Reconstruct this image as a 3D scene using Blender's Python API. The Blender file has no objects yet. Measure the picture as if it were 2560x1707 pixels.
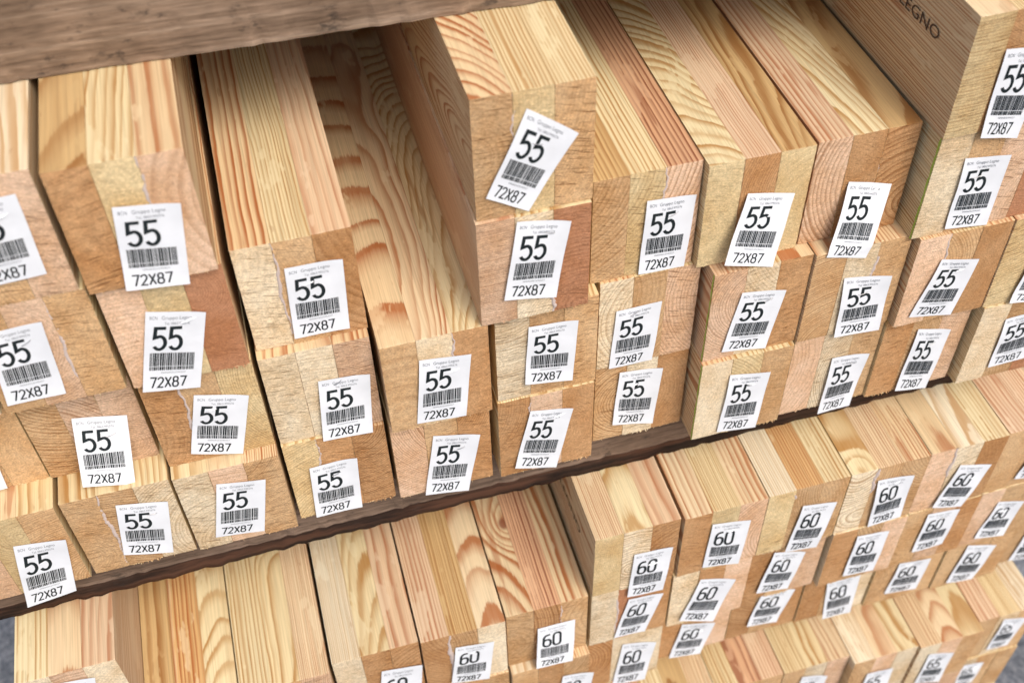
import bpy, math, random
from mathutils import Matrix, Vector
sc = bpy.context.scene
col = sc.collection
R_ = math.radians

# ---------------------------------------------------------------- camera, light, exposure
RM = [[0.96297174, -0.26858806, -0.02336416], [-0.21455644, -0.71099849, -0.66966161], [0.16325123, 0.64987814, -0.74229875]]
CAM = (-0.10447762, -0.49485272, 0.71613487)
cam = bpy.data.cameras.new('camera'); co = bpy.data.objects.new('camera', cam); col.objects.link(co)
m = Matrix(((RM[0][0], -RM[1][0], -RM[2][0], CAM[0]),
            (RM[0][1], -RM[1][1], -RM[2][1], CAM[1]),
            (RM[0][2], -RM[1][2], -RM[2][2], CAM[2]), (0, 0, 0, 1)))
co.matrix_world = m
cam.sensor_width = 36; cam.lens = 40.66; cam.clip_start = .01; cam.clip_end = 200
cam.dof.use_dof = True; cam.dof.focus_distance = 0.80; cam.dof.aperture_fstop = 7.2
sc.camera = co
world = bpy.data.worlds.new("World"); sc.world = world; world.use_nodes = True
wn = world.node_tree.nodes; wl = world.node_tree.links
bg = wn['Background']; sky = wn.new('ShaderNodeTexSky'); sky.sky_type = 'NISHITA'; sky.sun_disc = False
SUN_EL, SUN_AZ = 52, 158      # azimuth clockwise from +Y: behind the camera, a little to its left
sky.sun_elevation = R_(SUN_EL); sky.sun_rotation = R_(SUN_AZ); sky.air_density = 1.0; sky.dust_density = 6.0; sky.ozone_density = 1.0
wl.new(sky.outputs[0], bg.inputs[0]); bg.inputs[1].default_value = 0.14
sun = bpy.data.lights.new('sun', 'SUN'); so = bpy.data.objects.new('sun', sun); col.objects.link(so)
sun.energy = .95; sun.angle = R_(28); sun.color = (1.0, .975, .94)
d = Vector((math.sin(R_(SUN_AZ)) * math.cos(R_(SUN_EL)), math.cos(R_(SUN_AZ)) * math.cos(R_(SUN_EL)), math.sin(R_(SUN_EL))))
so.rotation_euler = d.to_track_quat('Z', 'Y').to_euler(); so.location = (0, -2, 4)
sc.view_settings.view_transform = 'Standard'; sc.view_settings.look = 'None'
sc.view_settings.gamma = 1; sc.view_settings.use_curve_mapping = False
sc.view_settings.exposure = 0.43
sc.cycles.diffuse_bounces = 8; sc.cycles.max_bounces = 12

BEAMS={'c1L4': (-0.2972, 0.0105, 0.261), 'c2L4': (-0.2205, 0.0048, 0.261), 'c5L4': (0.0006, -0.0001, 0.261), 'c9L4': (0.2964, -0.0114, 0.261), 'c1L3': (-0.2943, 0.0114, 0.174), 'c2L3': (-0.2186, 0.0092, 0.174), 'c3L3': (-0.142, 0.0177, 0.174), 'c5L3': (-0.0006, -0.0027, 0.174), 'c6L3': (0.0773, 0.0142, 0.174), 'c7L3': (0.1497, 0.0074, 0.174), 'c8L3': (0.2231, 0.0088, 0.174), 'c9L3': (0.2985, -0.0087, 0.174), 'c10L3': (0.3708, -0.0079, 0.174), 'c0L2': (-0.3675, 0.0269, 0.087), 'c1L2': (-0.2948, 0.026, 0.087), 'c2L2': (-0.2178, 0.0125, 0.087), 'c3L2': (-0.143, 0.0103, 0.087), 'c4L2': (-0.0678, -0.0021, 0.087), 'c5L2': (0.009, 0.0036, 0.087), 'c6L2': (0.0839, 0.0119, 0.087), 'c7L2': (0.1589, -0.0027, 0.087), 'c8L2': (0.2312, -0.005, 0.087), 'c9L2': (0.3049, -0.0117, 0.087), 'c10L2': (0.3772, -0.0127, 0.087), 'c0L1': (-0.3658, 0.0012, 0.0), 'c1L1': (-0.2911, 0.0032, 0.0), 'c2L1': (-0.2175, 0.002, 0.0), 'c3L1': (-0.1431, 0.0082, 0.0), 'c4L1': (-0.0689, 0.0051, 0.0), 'c5L1': (0.008, 0.0019, 0.0), 'c6L1': (0.0843, 0.0135, 0.0), 'c7L1': (0.1579, -0.0066, 0.0), 'c8L1': (0.2318, -0.0033, 0.0), 'c9L1': (0.3041, -0.0055, 0.0), 'c10L1': (0.3788, -0.014, 0.0), 'd0A': (-0.3666, -0.034, -0.1441), 'd2B': (-0.2224, -0.0426, -0.2311), 'd3B': (-0.1483, -0.0365, -0.2311), 'd4B': (-0.0754, -0.0383, -0.2311), 'd5B': (-0.0026, -0.0353, -0.2311), 'd5C': (-0.0018, -0.0443, -0.3181), 'd6A': (0.0715, -0.0376, -0.1441), 'd7A': (0.1454, -0.0391, -0.1441), 'd8A': (0.2176, -0.0382, -0.1441), 'd9A': (0.2898, -0.0381, -0.1441), 'd10A': (0.3619, -0.0376, -0.1441), 'd6B': (0.0714, -0.0366, -0.2311), 'd7B': (0.1436, -0.0387, -0.2311), 'd8B': (0.2158, -0.0345, -0.2311), 'd9B': (0.2904, -0.0392, -0.2311), 'd6C': (0.0706, -0.0353, -0.3181), 'd7C': (0.1433, -0.0259, -0.3181), 'd8C': (0.216, -0.0254, -0.3181), 'd9C': (0.2882, -0.0267, -0.3181), 'd10C': (0.3604, -0.0297, -0.3181), 'e0A': (0.2769, -0.051, -0.4622), 'e1A': (0.3491, -0.0608, -0.4622), 'e2A': (0.4213, -0.0641, -0.4622), 'e3A': (0.4935, -0.0545, -0.4622), 'c0L3': (-0.369, 0.012, 0.174), 'c10L4': (0.3705, 0.004, 0.261), 'd0B': (-0.3675, -0.036, -0.2311), 'd1B': (-0.2949, -0.04, -0.2311), 'd0C': (-0.368, -0.036, -0.3181), 'd1C': (-0.2955, -0.039, -0.3181), 'd2C': (-0.223, -0.037, -0.3181), 'd3C': (-0.1495, -0.038, -0.3181), 'd4C': (-0.075, -0.04, -0.3181), 'd10B': (0.3628, -0.0385, -0.2311), 'd11A': (0.4341, -0.0365, -0.1441), 'd11B': (0.4353, -0.0372, -0.2311), 'd11C': (0.4326, -0.0315, -0.3181), 'd12A': (0.5063, -0.036, -0.1441), 'd12B': (0.508, -0.035, -0.2311), 'd12C': (0.5048, -0.024, -0.3181), 'e-9A': (-0.373, -0.055, -0.4622), 'e-8A': (-0.3006, -0.055, -0.4622), 'e-7A': (-0.2284, -0.056, -0.4622), 'e-6A': (-0.1562, -0.054, -0.4622), 'e-5A': (-0.084, -0.055, -0.4622), 'e-4A': (-0.0118, -0.053, -0.4622), 'e-3A': (0.0604, -0.053, -0.4622), 'e-2A': (0.1326, -0.052, -0.4622), 'e-1A': (0.2047, -0.05, -0.4622), 'e-9B': (-0.3725, -0.0568, -0.5492), 'e-9C': (-0.3725, -0.0575, -0.6362), 'e-8B': (-0.3001, -0.056, -0.5492), 'e-8C': (-0.3001, -0.0572, -0.6362), 'e-7B': (-0.2279, -0.0587, -0.5492), 'e-7C': (-0.2279, -0.057, -0.6362), 'e-6B': (-0.1557, -0.0524, -0.5492), 'e-6C': (-0.1557, -0.053, -0.6362), 'e-5B': (-0.0835, -0.0542, -0.5492), 'e-5C': (-0.0835, -0.0569, -0.6362), 'e-4B': (-0.0113, -0.0533, -0.5492), 'e-4C': (-0.0113, -0.0546, -0.6362), 'e-3B': (0.0609, -0.0551, -0.5492), 'e-3C': (0.0609, -0.0555, -0.6362), 'e-2B': (0.1331, -0.0539, -0.5492), 'e-2C': (0.1331, -0.0504, -0.6362), 'e-1B': (0.2052, -0.0489, -0.5492), 'e-1C': (0.2052, -0.049, -0.6362), 'e0B': (0.2774, -0.05, -0.5492), 'e0C': (0.2774, -0.053, -0.6362), 'e1B': (0.3496, -0.0623, -0.5492), 'e1C': (0.3496, -0.0607, -0.6362), 'e2B': (0.4218, -0.0634, -0.5492), 'e2C': (0.4218, -0.0628, -0.6362), 'e3B': (0.494, -0.056, -0.5492), 'e3C': (0.494, -0.0571, -0.6362)}
LABELS={'c2L4': [[-0.1922, 0.0036, 0.3196], [-0.1578, 0.0036, 0.3143], [-0.166, 0.0036, 0.2564], [-0.2002, 0.0036, 0.2614], 0.0], 'c1L4': [[-0.2687, 0.0093, 0.3337], [-0.2357, 0.0093, 0.3355], [-0.2377, 0.0093, 0.2789], [-0.2727, 0.0093, 0.277], 0.0], 'c1L3': [[-0.2843, 0.0102, 0.2426], [-0.2515, 0.0102, 0.2447], [-0.2563, 0.0102, 0.1834], [-0.2904, 0.0102, 0.1834], 0.0], 'c2L3': [[-0.1956, 0.008, 0.237], [-0.163, 0.008, 0.2274], [-0.1802, 0.008, 0.1646], [-0.2138, 0.008, 0.172], 0.0], 'c1L2': [[-0.2653, 0.0248, 0.1421], [-0.2324, 0.0248, 0.135], [-0.2409, 0.0073, 0.0851], [-0.2727, 0.0073, 0.0937], 0.0], 'c2L2': [[-0.1863, 0.0113, 0.1542], [-0.1535, 0.0113, 0.1437], [-0.1683, 0.0113, 0.0869], [-0.2006, 0.0113, 0.0993], 0.0], 'c0L2': [[-0.3536, 0.0257, 0.1567], [-0.316, 0.0257, 0.1586], [-0.3225, 0.0257, 0.0885], [-0.3598, 0.0257, 0.0873], 0.0], 'c0L1': [[-0.3291, 0.0, 0.0576], [-0.296, 0.0, 0.0535], [-0.3071, 0.0, -0.0083], [-0.343, 0.0, -0.0148], 0.0], 'c1L1': [[-0.2574, 0.002, 0.0737], [-0.2247, 0.002, 0.0656], [-0.235, 0.002, 0.006], [-0.2669, 0.002, 0.0172], 0.0], 'c2L1': [[-0.1905, 0.0008, 0.0725], [-0.1582, 0.0008, 0.0656], [-0.1697, 0.0008, 0.0062], [-0.2035, 0.0008, 0.0125], 0.0], 'c3L3': [[-0.1134, 0.0165, 0.2405], [-0.0786, 0.0165, 0.239], [-0.0819, 0.0165, 0.1795], [-0.1169, 0.0165, 0.181], 0.0], 'c3L2': [[-0.1087, 0.0091, 0.1437], [-0.075, 0.0091, 0.141], [-0.0799, 0.007, 0.0835], [-0.1142, 0.007, 0.0855], -0.0021], 'c3L1': [[-0.128, 0.007, 0.0583], [-0.0942, 0.007, 0.0587], [-0.0975, 0.007, -0.0005], [-0.1317, 0.007, 0.0006], 0.0], 'c4L2': [[-0.043, -0.0033, 0.1558], [-0.0087, -0.0033, 0.1518], [-0.0154, -0.0033, 0.0897], [-0.0497, -0.0033, 0.0927], 0.0], 'c4L1': [[-0.0389, 0.0039, 0.0658], [-0.0053, 0.0039, 0.0564], [-0.0172, 0.0039, -0.0076], [-0.0501, 0.0039, -0.0005], 0.0], 'c5L4': [[0.0323, -0.0013, 0.336], [0.0618, -0.0013, 0.3137], [0.032, -0.0013, 0.2637], [0.0068, -0.0013, 0.2795], 0.0], 'c5L3': [[0.0245, -0.0039, 0.2583], [0.0576, -0.0039, 0.2516], [0.0484, -0.0039, 0.1897], [0.0145, -0.0039, 0.1963], 0.0], 'c6L3': [[0.1131, 0.013, 0.2378], [0.146, 0.013, 0.2353], [0.1431, 0.013, 0.1736], [0.1105, 0.013, 0.1754], 0.0], 'c7L3': [[0.1783, 0.0062, 0.2331], [0.2115, 0.0062, 0.2255], [0.1995, -0.0039, 0.1726], [0.1634, -0.0039, 0.1848], -0.0101], 'c8L3': [[0.2508, 0.0076, 0.2233], [0.2827, 0.0076, 0.2147], [0.2689, -0.0062, 0.163], [0.2382, -0.0062, 0.1716], -0.0138], 'c9L3': [[0.3201, -0.0099, 0.2392], [0.3539, -0.0099, 0.235], [0.3546, -0.0099, 0.1744], [0.3215, -0.0099, 0.1792], 0.0], 'c9L4': [[0.3202, -0.0126, 0.3226], [0.3542, -0.0126, 0.3181], [0.3505, -0.0126, 0.2512], [0.3223, -0.0126, 0.2581], 0.0], 'c5L2': [[0.032, 0.0024, 0.1586], [0.0662, 0.0024, 0.1555], [0.0629, 0.0024, 0.0953], [0.0284, 0.0024, 0.1029], 0.0], 'c6L2': [[0.0963, 0.0107, 0.1455], [0.1293, 0.0107, 0.1458], [0.1259, 0.0107, 0.0859], [0.0931, 0.0107, 0.0872], 0.0], 'c7L2': [[0.1809, -0.0039, 0.1528], [0.2143, -0.0039, 0.1459], [0.2071, -0.0039, 0.0885], [0.1722, -0.0039, 0.0956], 0.0], 'c8L2': [[0.2567, -0.0062, 0.1466], [0.2941, -0.0062, 0.1395], [0.2968, -0.0062, 0.083], [0.2604, -0.0062, 0.0855], 0.0], 'c9L2': [[0.3263, -0.0129, 0.1512], [0.3578, -0.0129, 0.143], [0.3507, -0.0129, 0.0883], [0.3147, -0.0129, 0.0964], 0.0], 'c10L2': [[0.4027, -0.0139, 0.1333], [0.4356, -0.0139, 0.1285], [0.4335, -0.0152, 0.0829], [0.3968, -0.0152, 0.0897], -0.0013], 'c5L1': [[0.0318, 0.0007, 0.0726], [0.0637, 0.0007, 0.0651], [0.0511, 0.0007, -0.0016], [0.0188, 0.0007, 0.0103], 0.0], 'c6L1': [[0.1025, 0.0123, 0.0779], [0.136, 0.0123, 0.0724], [0.1322, 0.0123, 0.0088], [0.099, 0.0123, 0.019], 0.0], 'c7L1': [[0.181, -0.0078, 0.0706], [0.2135, -0.0078, 0.0641], [0.2104, -0.0078, -0.0011], [0.1778, -0.0078, 0.0044], 0.0], 'c8L1': [[0.266, -0.0045, 0.0578], [0.2965, -0.0045, 0.0551], [0.2922, -0.0045, -0.0054], [0.2651, -0.0045, -0.007], 0.0], 'c9L1': [[0.3325, -0.0067, 0.0717], [0.3618, -0.0067, 0.0628], [0.3583, -0.0067, -0.0051], [0.3293, -0.0067, 0.0017], 0.0], 'c10L1': [[0.4017, -0.0152, 0.0693], [0.4337, -0.0152, 0.0719], [0.4391, -0.0152, 0.0156], [0.4033, -0.0152, 0.0138], 0.0], 'd0A': [[-0.3426, -0.0352, -0.0682], [-0.3137, -0.0352, -0.0723], [-0.3308, -0.0372, -0.1578], [-0.3605, -0.0372, -0.1524], -0.002], 'd3B': [[-0.1105, -0.0377, -0.1748], [-0.0766, -0.0377, -0.1806], [-0.086, -0.0392, -0.2697], [-0.1239, -0.0392, -0.2622], -0.0015], 'd4B': [[-0.0474, -0.0395, -0.1646], [-0.0144, -0.0395, -0.1706], [-0.0215, -0.0412, -0.2322], [-0.0547, -0.0412, -0.2222], -0.0017], 'd5B': [[0.0244, -0.0365, -0.175], [0.0577, -0.0365, -0.1758], [0.0535, -0.0455, -0.232], [0.0201, -0.0455, -0.2278], -0.009], 'd5C': [[0.0449, -0.0455, -0.2575], [0.0739, -0.0455, -0.2643], [0.0685, -0.0455, -0.3309], [0.0365, -0.0455, -0.3197], 0.0], 'd6A': [[0.1054, -0.0388, -0.0909], [0.1387, -0.0388, -0.0936], [0.1347, -0.0388, -0.1594], [0.1025, -0.0388, -0.1554], 0.0], 'd6B': [[0.1048, -0.0378, -0.1635], [0.1366, -0.0378, -0.1681], [0.1234, -0.0378, -0.2283], [0.094, -0.0378, -0.2249], 0.0], 'd6C': [[0.1041, -0.0365, -0.2462], [0.1369, -0.0365, -0.2573], [0.13, -0.0365, -0.3283], [0.0969, -0.0365, -0.3236], 0.0], 'd7A': [[0.17, -0.0403, -0.0726], [0.2044, -0.0403, -0.0816], [0.2019, -0.0403, -0.1472], [0.1677, -0.0403, -0.1374], 0.0], 'd7B': [[0.169, -0.0399, -0.1588], [0.2025, -0.0399, -0.1717], [0.1887, -0.0399, -0.2385], [0.1546, -0.0399, -0.2213], 0.0], 'd7C': [[0.1662, -0.0271, -0.2587], [0.2001, -0.0271, -0.2707], [0.1903, -0.0271, -0.3264], [0.1575, -0.0271, -0.3181], 0.0], 'd8A': [[0.2506, -0.0394, -0.0816], [0.2826, -0.0394, -0.0894], [0.2761, -0.0394, -0.156], [0.245, -0.0394, -0.1487], 0.0], 'd8B': [[0.2382, -0.0357, -0.1531], [0.2695, -0.0357, -0.1655], [0.2617, -0.0357, -0.2241], [0.2294, -0.0357, -0.2164], 0.0], 'd8C': [[0.2436, -0.0266, -0.2401], [0.2776, -0.0266, -0.2477], [0.2672, -0.0266, -0.3043], [0.2351, -0.0266, -0.2964], 0.0], 'd9A': [[0.3163, -0.0393, -0.0734], [0.3495, -0.0393, -0.077], [0.3517, -0.0393, -0.1394], [0.3215, -0.0393, -0.1431], 0.0], 'd9B': [[0.3147, -0.0404, -0.1543], [0.3463, -0.0404, -0.159], [0.3451, -0.0404, -0.2248], [0.3131, -0.0404, -0.2191], 0.0], 'd9C': [[0.3111, -0.0279, -0.2531], [0.3454, -0.0279, -0.2516], [0.3498, -0.0279, -0.3274], [0.3192, -0.0279, -0.3251], 0.0], 'd10A': [[0.3944, -0.0388, -0.0824], [0.4272, -0.0388, -0.0942], [0.414, -0.0397, -0.1509], [0.3822, -0.0397, -0.1387], -0.0009], 'd10B': [[0.3823, -0.0397, -0.1501], [0.4142, -0.0397, -0.154], [0.4118, -0.0397, -0.2101], [0.3807, -0.0397, -0.2105], 0.0], 'd10C': [[0.3833, -0.0309, -0.247], [0.4177, -0.0309, -0.2526], [0.4157, -0.0309, -0.3086], [0.3794, -0.0309, -0.3012], 0.0], 'd11A': [[0.4671, -0.0377, -0.0953], [0.5028, -0.0377, -0.1014], [0.4999, -0.0377, -0.1403], [0.4615, -0.0377, -0.1309], 0.0], 'd11B': [[0.457, -0.0384, -0.1642], [0.4852, -0.0384, -0.1729], [0.4813, -0.0384, -0.228], [0.448, -0.0384, -0.2191], 0.0], 'd11C': [[0.4535, -0.0327, -0.2436], [0.4878, -0.0327, -0.2577], [0.4789, -0.0327, -0.3169], [0.4477, -0.0327, -0.3093], 0.0], 'd12C': [[0.5275, -0.0252, -0.2649], [0.5661, -0.0252, -0.274], [0.5646, -0.0252, -0.3245], [0.5242, -0.0252, -0.3159], 0.0], 'e0A': [[0.2986, -0.0522, -0.3912], [0.3287, -0.0522, -0.4046], [0.3256, -0.0522, -0.4778], [0.2921, -0.0522, -0.468], 0.0], 'e1A': [[0.3691, -0.062, -0.4053], [0.3996, -0.062, -0.4098], [0.4005, -0.0635, -0.4765], [0.3655, -0.0635, -0.4647], -0.0015], 'e2A': [[0.4346, -0.0653, -0.3932], [0.4661, -0.0653, -0.4055], [0.4672, -0.0653, -0.4732], [0.4343, -0.0653, -0.4592], 0.0], 'e3A': [[0.5236, -0.0557, -0.3831], [0.5539, -0.0557, -0.393], [0.5487, -0.0557, -0.4512], [0.5222, -0.0557, -0.4482], 0.0], 'e3B': [[0.4978, -0.0572, -0.4701], [0.528, -0.0572, -0.4771], [0.5272, -0.0572, -0.5242], [0.5046, -0.0572, -0.5226], 0.0]}

H, Wd, GAP = .087, .072, .05708

def tag(o, label=None, cat=None, group=None, kind=None):
    if label: o['label'] = label
    if cat: o['category'] = cat
    if group: o['group'] = group
    if kind: o['kind'] = kind
    return o

# ---------------------------------------------------------------- node helpers
class NT:
    def __init__(s, name):
        s.m = bpy.data.materials.new(name); s.m.use_nodes = True
        s.t = s.m.node_tree; s.n = s.t.nodes; s.b = s.n['Principled BSDF']
    def link(s, a, b): s.t.links.new(a, b)
    def put(s, inp, v):
        if v is None: return
        if hasattr(v, 'is_output') or hasattr(v, 'links'): s.link(v, inp)
        else: inp.default_value = v
    def math(s, op, a, b=None, c=None, clamp=False):
        n = s.n.new('ShaderNodeMath'); n.operation = op; n.use_clamp = clamp
        s.put(n.inputs[0], a); s.put(n.inputs[1], b); s.put(n.inputs[2], c); return n.outputs[0]
    def vm(s, op, a, b=None, out=0):
        n = s.n.new('ShaderNodeVectorMath'); n.operation = op
        s.put(n.inputs[0], a)
        if op == 'SCALE': s.put(n.inputs['Scale'], b)
        elif b is not None: s.put(n.inputs[1], b)
        return n.outputs['Value'] if out else n.outputs[0]
    def noise(s, vec, scale, detail=2, rough=.5, color=False, dist=0):
        n = s.n.new('ShaderNodeTexNoise'); s.put(n.inputs['Vector'], vec)
        n.inputs['Scale'].default_value = scale; n.inputs['Detail'].default_value = detail
        n.inputs['Roughness'].default_value = rough; n.inputs['Distortion'].default_value = dist
        return n.outputs['Color' if color else 'Fac']
    def mix(s, f, a, b, mode='MIX'):
        n = s.n.new('ShaderNodeMix'); n.data_type = 'RGBA'; n.blend_type = mode
        s.put(n.inputs[0], f); s.put(n.inputs[6], a); s.put(n.inputs[7], b); return n.outputs[2]
    def ramp(s, f, pts, interp='LINEAR'):
        n = s.n.new('ShaderNodeValToRGB'); n.color_ramp.interpolation = interp
        e = n.color_ramp.elements
        while len(e) < len(pts): e.new(.5)
        for k, (p, c) in zip(e, pts):
            k.position = p; k.color = (c, c, c, 1) if isinstance(c, (int, float)) else (*c, 1)
        s.put(n.inputs[0], f); return n.outputs[0]
    def attr(s, name):
        n = s.n.new('ShaderNodeAttribute'); n.attribute_type = 'OBJECT'; n.attribute_name = name
        return n
    def sep(s, v):
        n = s.n.new('ShaderNodeSeparateXYZ'); s.put(n.inputs[0], v); return n.outputs
    def comb(s, x, y, z):
        n = s.n.new('ShaderNodeCombineXYZ'); s.put(n.inputs[0], x); s.put(n.inputs[1], y); s.put(n.inputs[2], z); return n.outputs[0]
    def mr(s, f, a, b, c, d_, smooth=False):
        n = s.n.new('ShaderNodeMapRange'); s.put(n.inputs[0], f)
        if smooth: n.interpolation_type = 'SMOOTHSTEP'
        for i, v in enumerate((a, b, c, d_)): s.put(n.inputs[i + 1], v)
        return n.outputs[0]

def wood_material():
    T = NT('sawn_pine')
    tc = T.n.new('ShaderNodeTexCoord'); P = tc.outputs['Object']
    geo = T.n.new('ShaderNodeNewGeometry')
    nrm = T.sep(tc.outputs['Normal'])
    endf = T.mr(T.math('ABSOLUTE', nrm[1]), .55, .8, 0, 1)
    pith = T.attr('pith').outputs['Vector']; grain = T.sep(T.attr('grain').outputs['Vector']); wob = T.sep(T.attr('wobble').outputs['Vector'])
    early = T.attr('early').outputs['Color']; late = T.attr('late').outputs['Color']; endc = T.attr('end_tone').outputs['Color']
    seed = T.attr('seed').outputs['Vector']
    Ps = T.vm('ADD', P, seed)
    # bend of the grain along the board (knots and sweeps nearby)
    lowv = T.vm('MULTIPLY', Ps, (9., 5.5, 9.))
    n1 = T.vm('SUBTRACT', T.noise(lowv, 1.0, 2, .5, True), (.5, .5, .5))
    n1 = T.vm('MULTIPLY', n1, (1, 0, 1)); n1 = T.vm('SCALE', n1, wob[0])
    midv = T.vm('MULTIPLY', Ps, (60., 22., 60.))
    n2 = T.vm('SUBTRACT', T.noise(midv, 1.0, 2, .5, True), (.5, .5, .5))
    n2 = T.vm('SCALE', n2, wob[1])
    s3 = T.sep(P)
    tilt = T.comb(T.math('MULTIPLY', s3[1], grain[1]), 0., T.math('MULTIPLY', s3[1], grain[2]))
    Q = T.vm('ADD', T.vm('ADD', T.vm('SUBTRACT', P, pith), n1), T.vm('ADD', n2, tilt))
    q = T.sep(Q)
    r = T.math('SQRT', T.math('ADD', T.math('MULTIPLY', q[0], q[0]), T.math('MULTIPLY', q[2], q[2])))
    kn = T.attr('knot').outputs['Vector']; kv = T.vm('MULTIPLY', T.vm('SUBTRACT', T.vm('ADD', P, T.vm('SCALE', n2, 1.5)), kn), (1., .62, .35))
    kd = T.vm('LENGTH', kv, None, 1)
    kg = T.math('POWER', 2.718, T.math('MULTIPLY', T.math('MULTIPLY', kd, kd), -4200.))
    r = T.math('ADD', r, T.math('MULTIPLY', kg, .016))
    kdark = T.mr(kd, .0022, .0052, 1, 0, True)
    rc = T.math('DIVIDE', r, grain[0])
    # uneven years
    one = T.comb(T.math('MULTIPLY', rc, .37), 0., T.sep(seed)[0])
    rc = T.math('ADD', rc, T.math('MULTIPLY', T.math('SUBTRACT', T.noise(one, 1.0, 2, .6), .5), 2.2))
    fr = T.math('FRACT', rc)
    prof = T.ramp(T.math('FRACT', T.math('ADD', fr, T.math('MULTIPLY', T.math('SUBTRACT', T.noise(T.vm('MULTIPLY', Ps, (900, 25, 900)), 1.0, 2, .6), .5), .22))), [(0, .12), (.10, .0), (.42, .06), (.66, .55), (.84, 1.), (.94, .95), (1., .12)])
    yr = T.noise(T.comb(T.math('FLOOR', rc), 3.3, T.sep(seed)[1]), 1.7, 0, .5)      # strength of each year
    prof = T.math('MULTIPLY', prof, T.mr(yr, .25, .7, .55, 1.25), clamp=True)
    blot = T.noise(T.vm('MULTIPLY', Ps, (40, 9, 40)), 1.0, 3, .6)
    prof = T.math('MULTIPLY', prof, T.mr(blot, .3, .65, .7, 1.15), clamp=True)
    # ---- planed faces
    heart = T.mr(T.math('ADD', r, T.math('MULTIPLY', T.math('SUBTRACT', blot, .5), .02)), T.math('SUBTRACT', wob[2], .0015), T.math('ADD', wob[2], .0015), 1, 0, True)
    hearty = T.mix(1., early, (.86, .70, .50, 1), 'MULTIPLY')
    e2 = T.mix(T.math('MULTIPLY', heart, .9), early, hearty)
    fib = T.noise(T.vm('MULTIPLY', Ps, (1100, 14, 1100)), 1.0, 2, .6)
    e3 = T.mix(1., e2, T.ramp(fib, [(.3, .80), (.5, 1.), (.7, 1.12)]), 'MULTIPLY')
    side = T.mix(T.math('MULTIPLY', prof, .92), e3, late)
    strk = T.noise(T.vm('MULTIPLY', Ps, (150, 2.5, 150)), 1.0, 3, .6)
    side = T.mix(T.mr(strk, .5, .72, 0, .42), side, T.mix(.5, late, e2))
    side = T.mix(T.mr(strk, .45, .25, 0, .3), side, T.mix(1., side, (1.03, 1.03, 1.04, 1), 'MULTIPLY'))
    patch = T.noise(T.vm('MULTIPLY', Ps, (14, 5, 14)), 1.0, 2, .5)
    side = T.mix(T.mr(patch, .35, .68, 0, .6), side, T.mix(1., side, (.93, .83, .72, 1), 'MULTIPLY'))
    pale = T.noise(T.vm('MULTIPLY', Ps, (38, 11, 38)), 1.0, 4, .65)
    side = T.mix(T.mr(pale, .60, .625, 0, .55), side, T.mix(1., early, (1.04, 1.05, 1.06, 1), 'MULTIPLY'))
    resin = T.noise(T.vm('MULTIPLY', Ps, (85, 8, 85)), 1.0, 3, .6)
    side = T.mix(T.mr(resin, .66, .71, 0, .5), side, T.mix(1., late, (.95, .80, .66, 1), 'MULTIPLY'))
    speck = T.noise(T.vm('MULTIPLY', Ps, (260, 60, 260)), 1.0, 1, .5)
    side = T.mix(T.mr(speck, .74, .80, 0, .35), side, (.32, .16, .07, 1))
    side = T.mix(T.math('MULTIPLY', kdark, .8), side, (.20, .055, .025, 1))
    # ---- sawn end grain
    blade = T.attr('saw').outputs['Vector']; bl = T.sep(blade)
    ca = T.math('ADD', T.math('MULTIPLY', s3[0], bl[0]), T.math('MULTIPLY', s3[2], bl[1]))
    cb = T.math('SUBTRACT', T.math('MULTIPLY', s3[2], bl[0]), T.math('MULTIPLY', s3[0], bl[1]))
    sawv = T.comb(T.math('MULTIPLY', ca, 70.), T.math('MULTIPLY', cb, 900.), T.sep(seed)[2])
    saw = T.noise(sawv, 1.0, 2, .6)
    sawk = T.mr(saw, .55, .72, 0, 1)
    fine = T.noise(T.vm('MULTIPLY', Ps, (900, 50, 1300)), 1.0, 3, .7)
    grit = T.noise(T.vm('MULTIPLY', Ps, (330, 50, 330)), 1.0, 3, .65)
    cloud = T.noise(T.vm('MULTIPLY', Ps, (28, 10, 22)), 1.0, 3, .6)
    en = T.mix(T.math('MULTIPLY', prof, grain_end(T, bl)), endc, T.mix(1., endc, (.54, .42, .32, 1), 'MULTIPLY'))
    en = T.mix(T.math('MULTIPLY', sawk, T.math('MULTIPLY', bl[2], T.mr(cloud, .35, .62, .1, .8))), en, T.mix(1., en, (.42, .31, .22, 1), 'MULTIPLY'))
    en = T.mix(1., en, T.ramp(fine, [(.28, .68), (.5, 1.0), (.72, 1.30)]), 'MULTIPLY')
    en = T.mix(1., en, T.ramp(grit, [(.3, .84), (.7, 1.12)]), 'MULTIPLY')
    en = T.mix(T.mr(cloud, .38, .66, 0, .85), en, T.mix(1., en, (.84, .72, .58, 1), 'MULTIPLY'))
    en = T.mix(T.mr(grit, .70, .78, 0, .45), en, (.66, .55, .42, 1))
    pit = T.noise(T.vm('MULTIPLY', Ps, (150, 20, 260)), 1.0, 2, .6)
    en = T.mix(T.mr(pit, .72, .78, 0, .45), en, T.mix(1., en, (.40, .26, .17, 1), 'MULTIPLY'))
    c = T.mix(endf, side, en)
    T.link(c, T.b.inputs['Base Color'])
    T.put(T.b.inputs['Roughness'], T.mr(endf, 0, 1, .52, .85))
    T.put(T.b.inputs['Specular IOR Level'], T.mr(endf, 0, 1, .32, .12))
    hgt_e = T.math('ADD', T.math('MULTIPLY', grit, .9), T.math('ADD', T.math('MULTIPLY', fine, .7), T.math('MULTIPLY', T.math('MULTIPLY', sawk, bl[2]), -.9)))
    hgt_s = T.math('ADD', T.math('MULTIPLY', fib, .12), T.math('MULTIPLY', prof, .10))
    hh = T.mix(endf, hgt_s, hgt_e)
    bp = T.n.new('ShaderNodeBump'); bp.inputs['Strength'].default_value = .8; bp.inputs['Distance'].default_value = .0006
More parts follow.
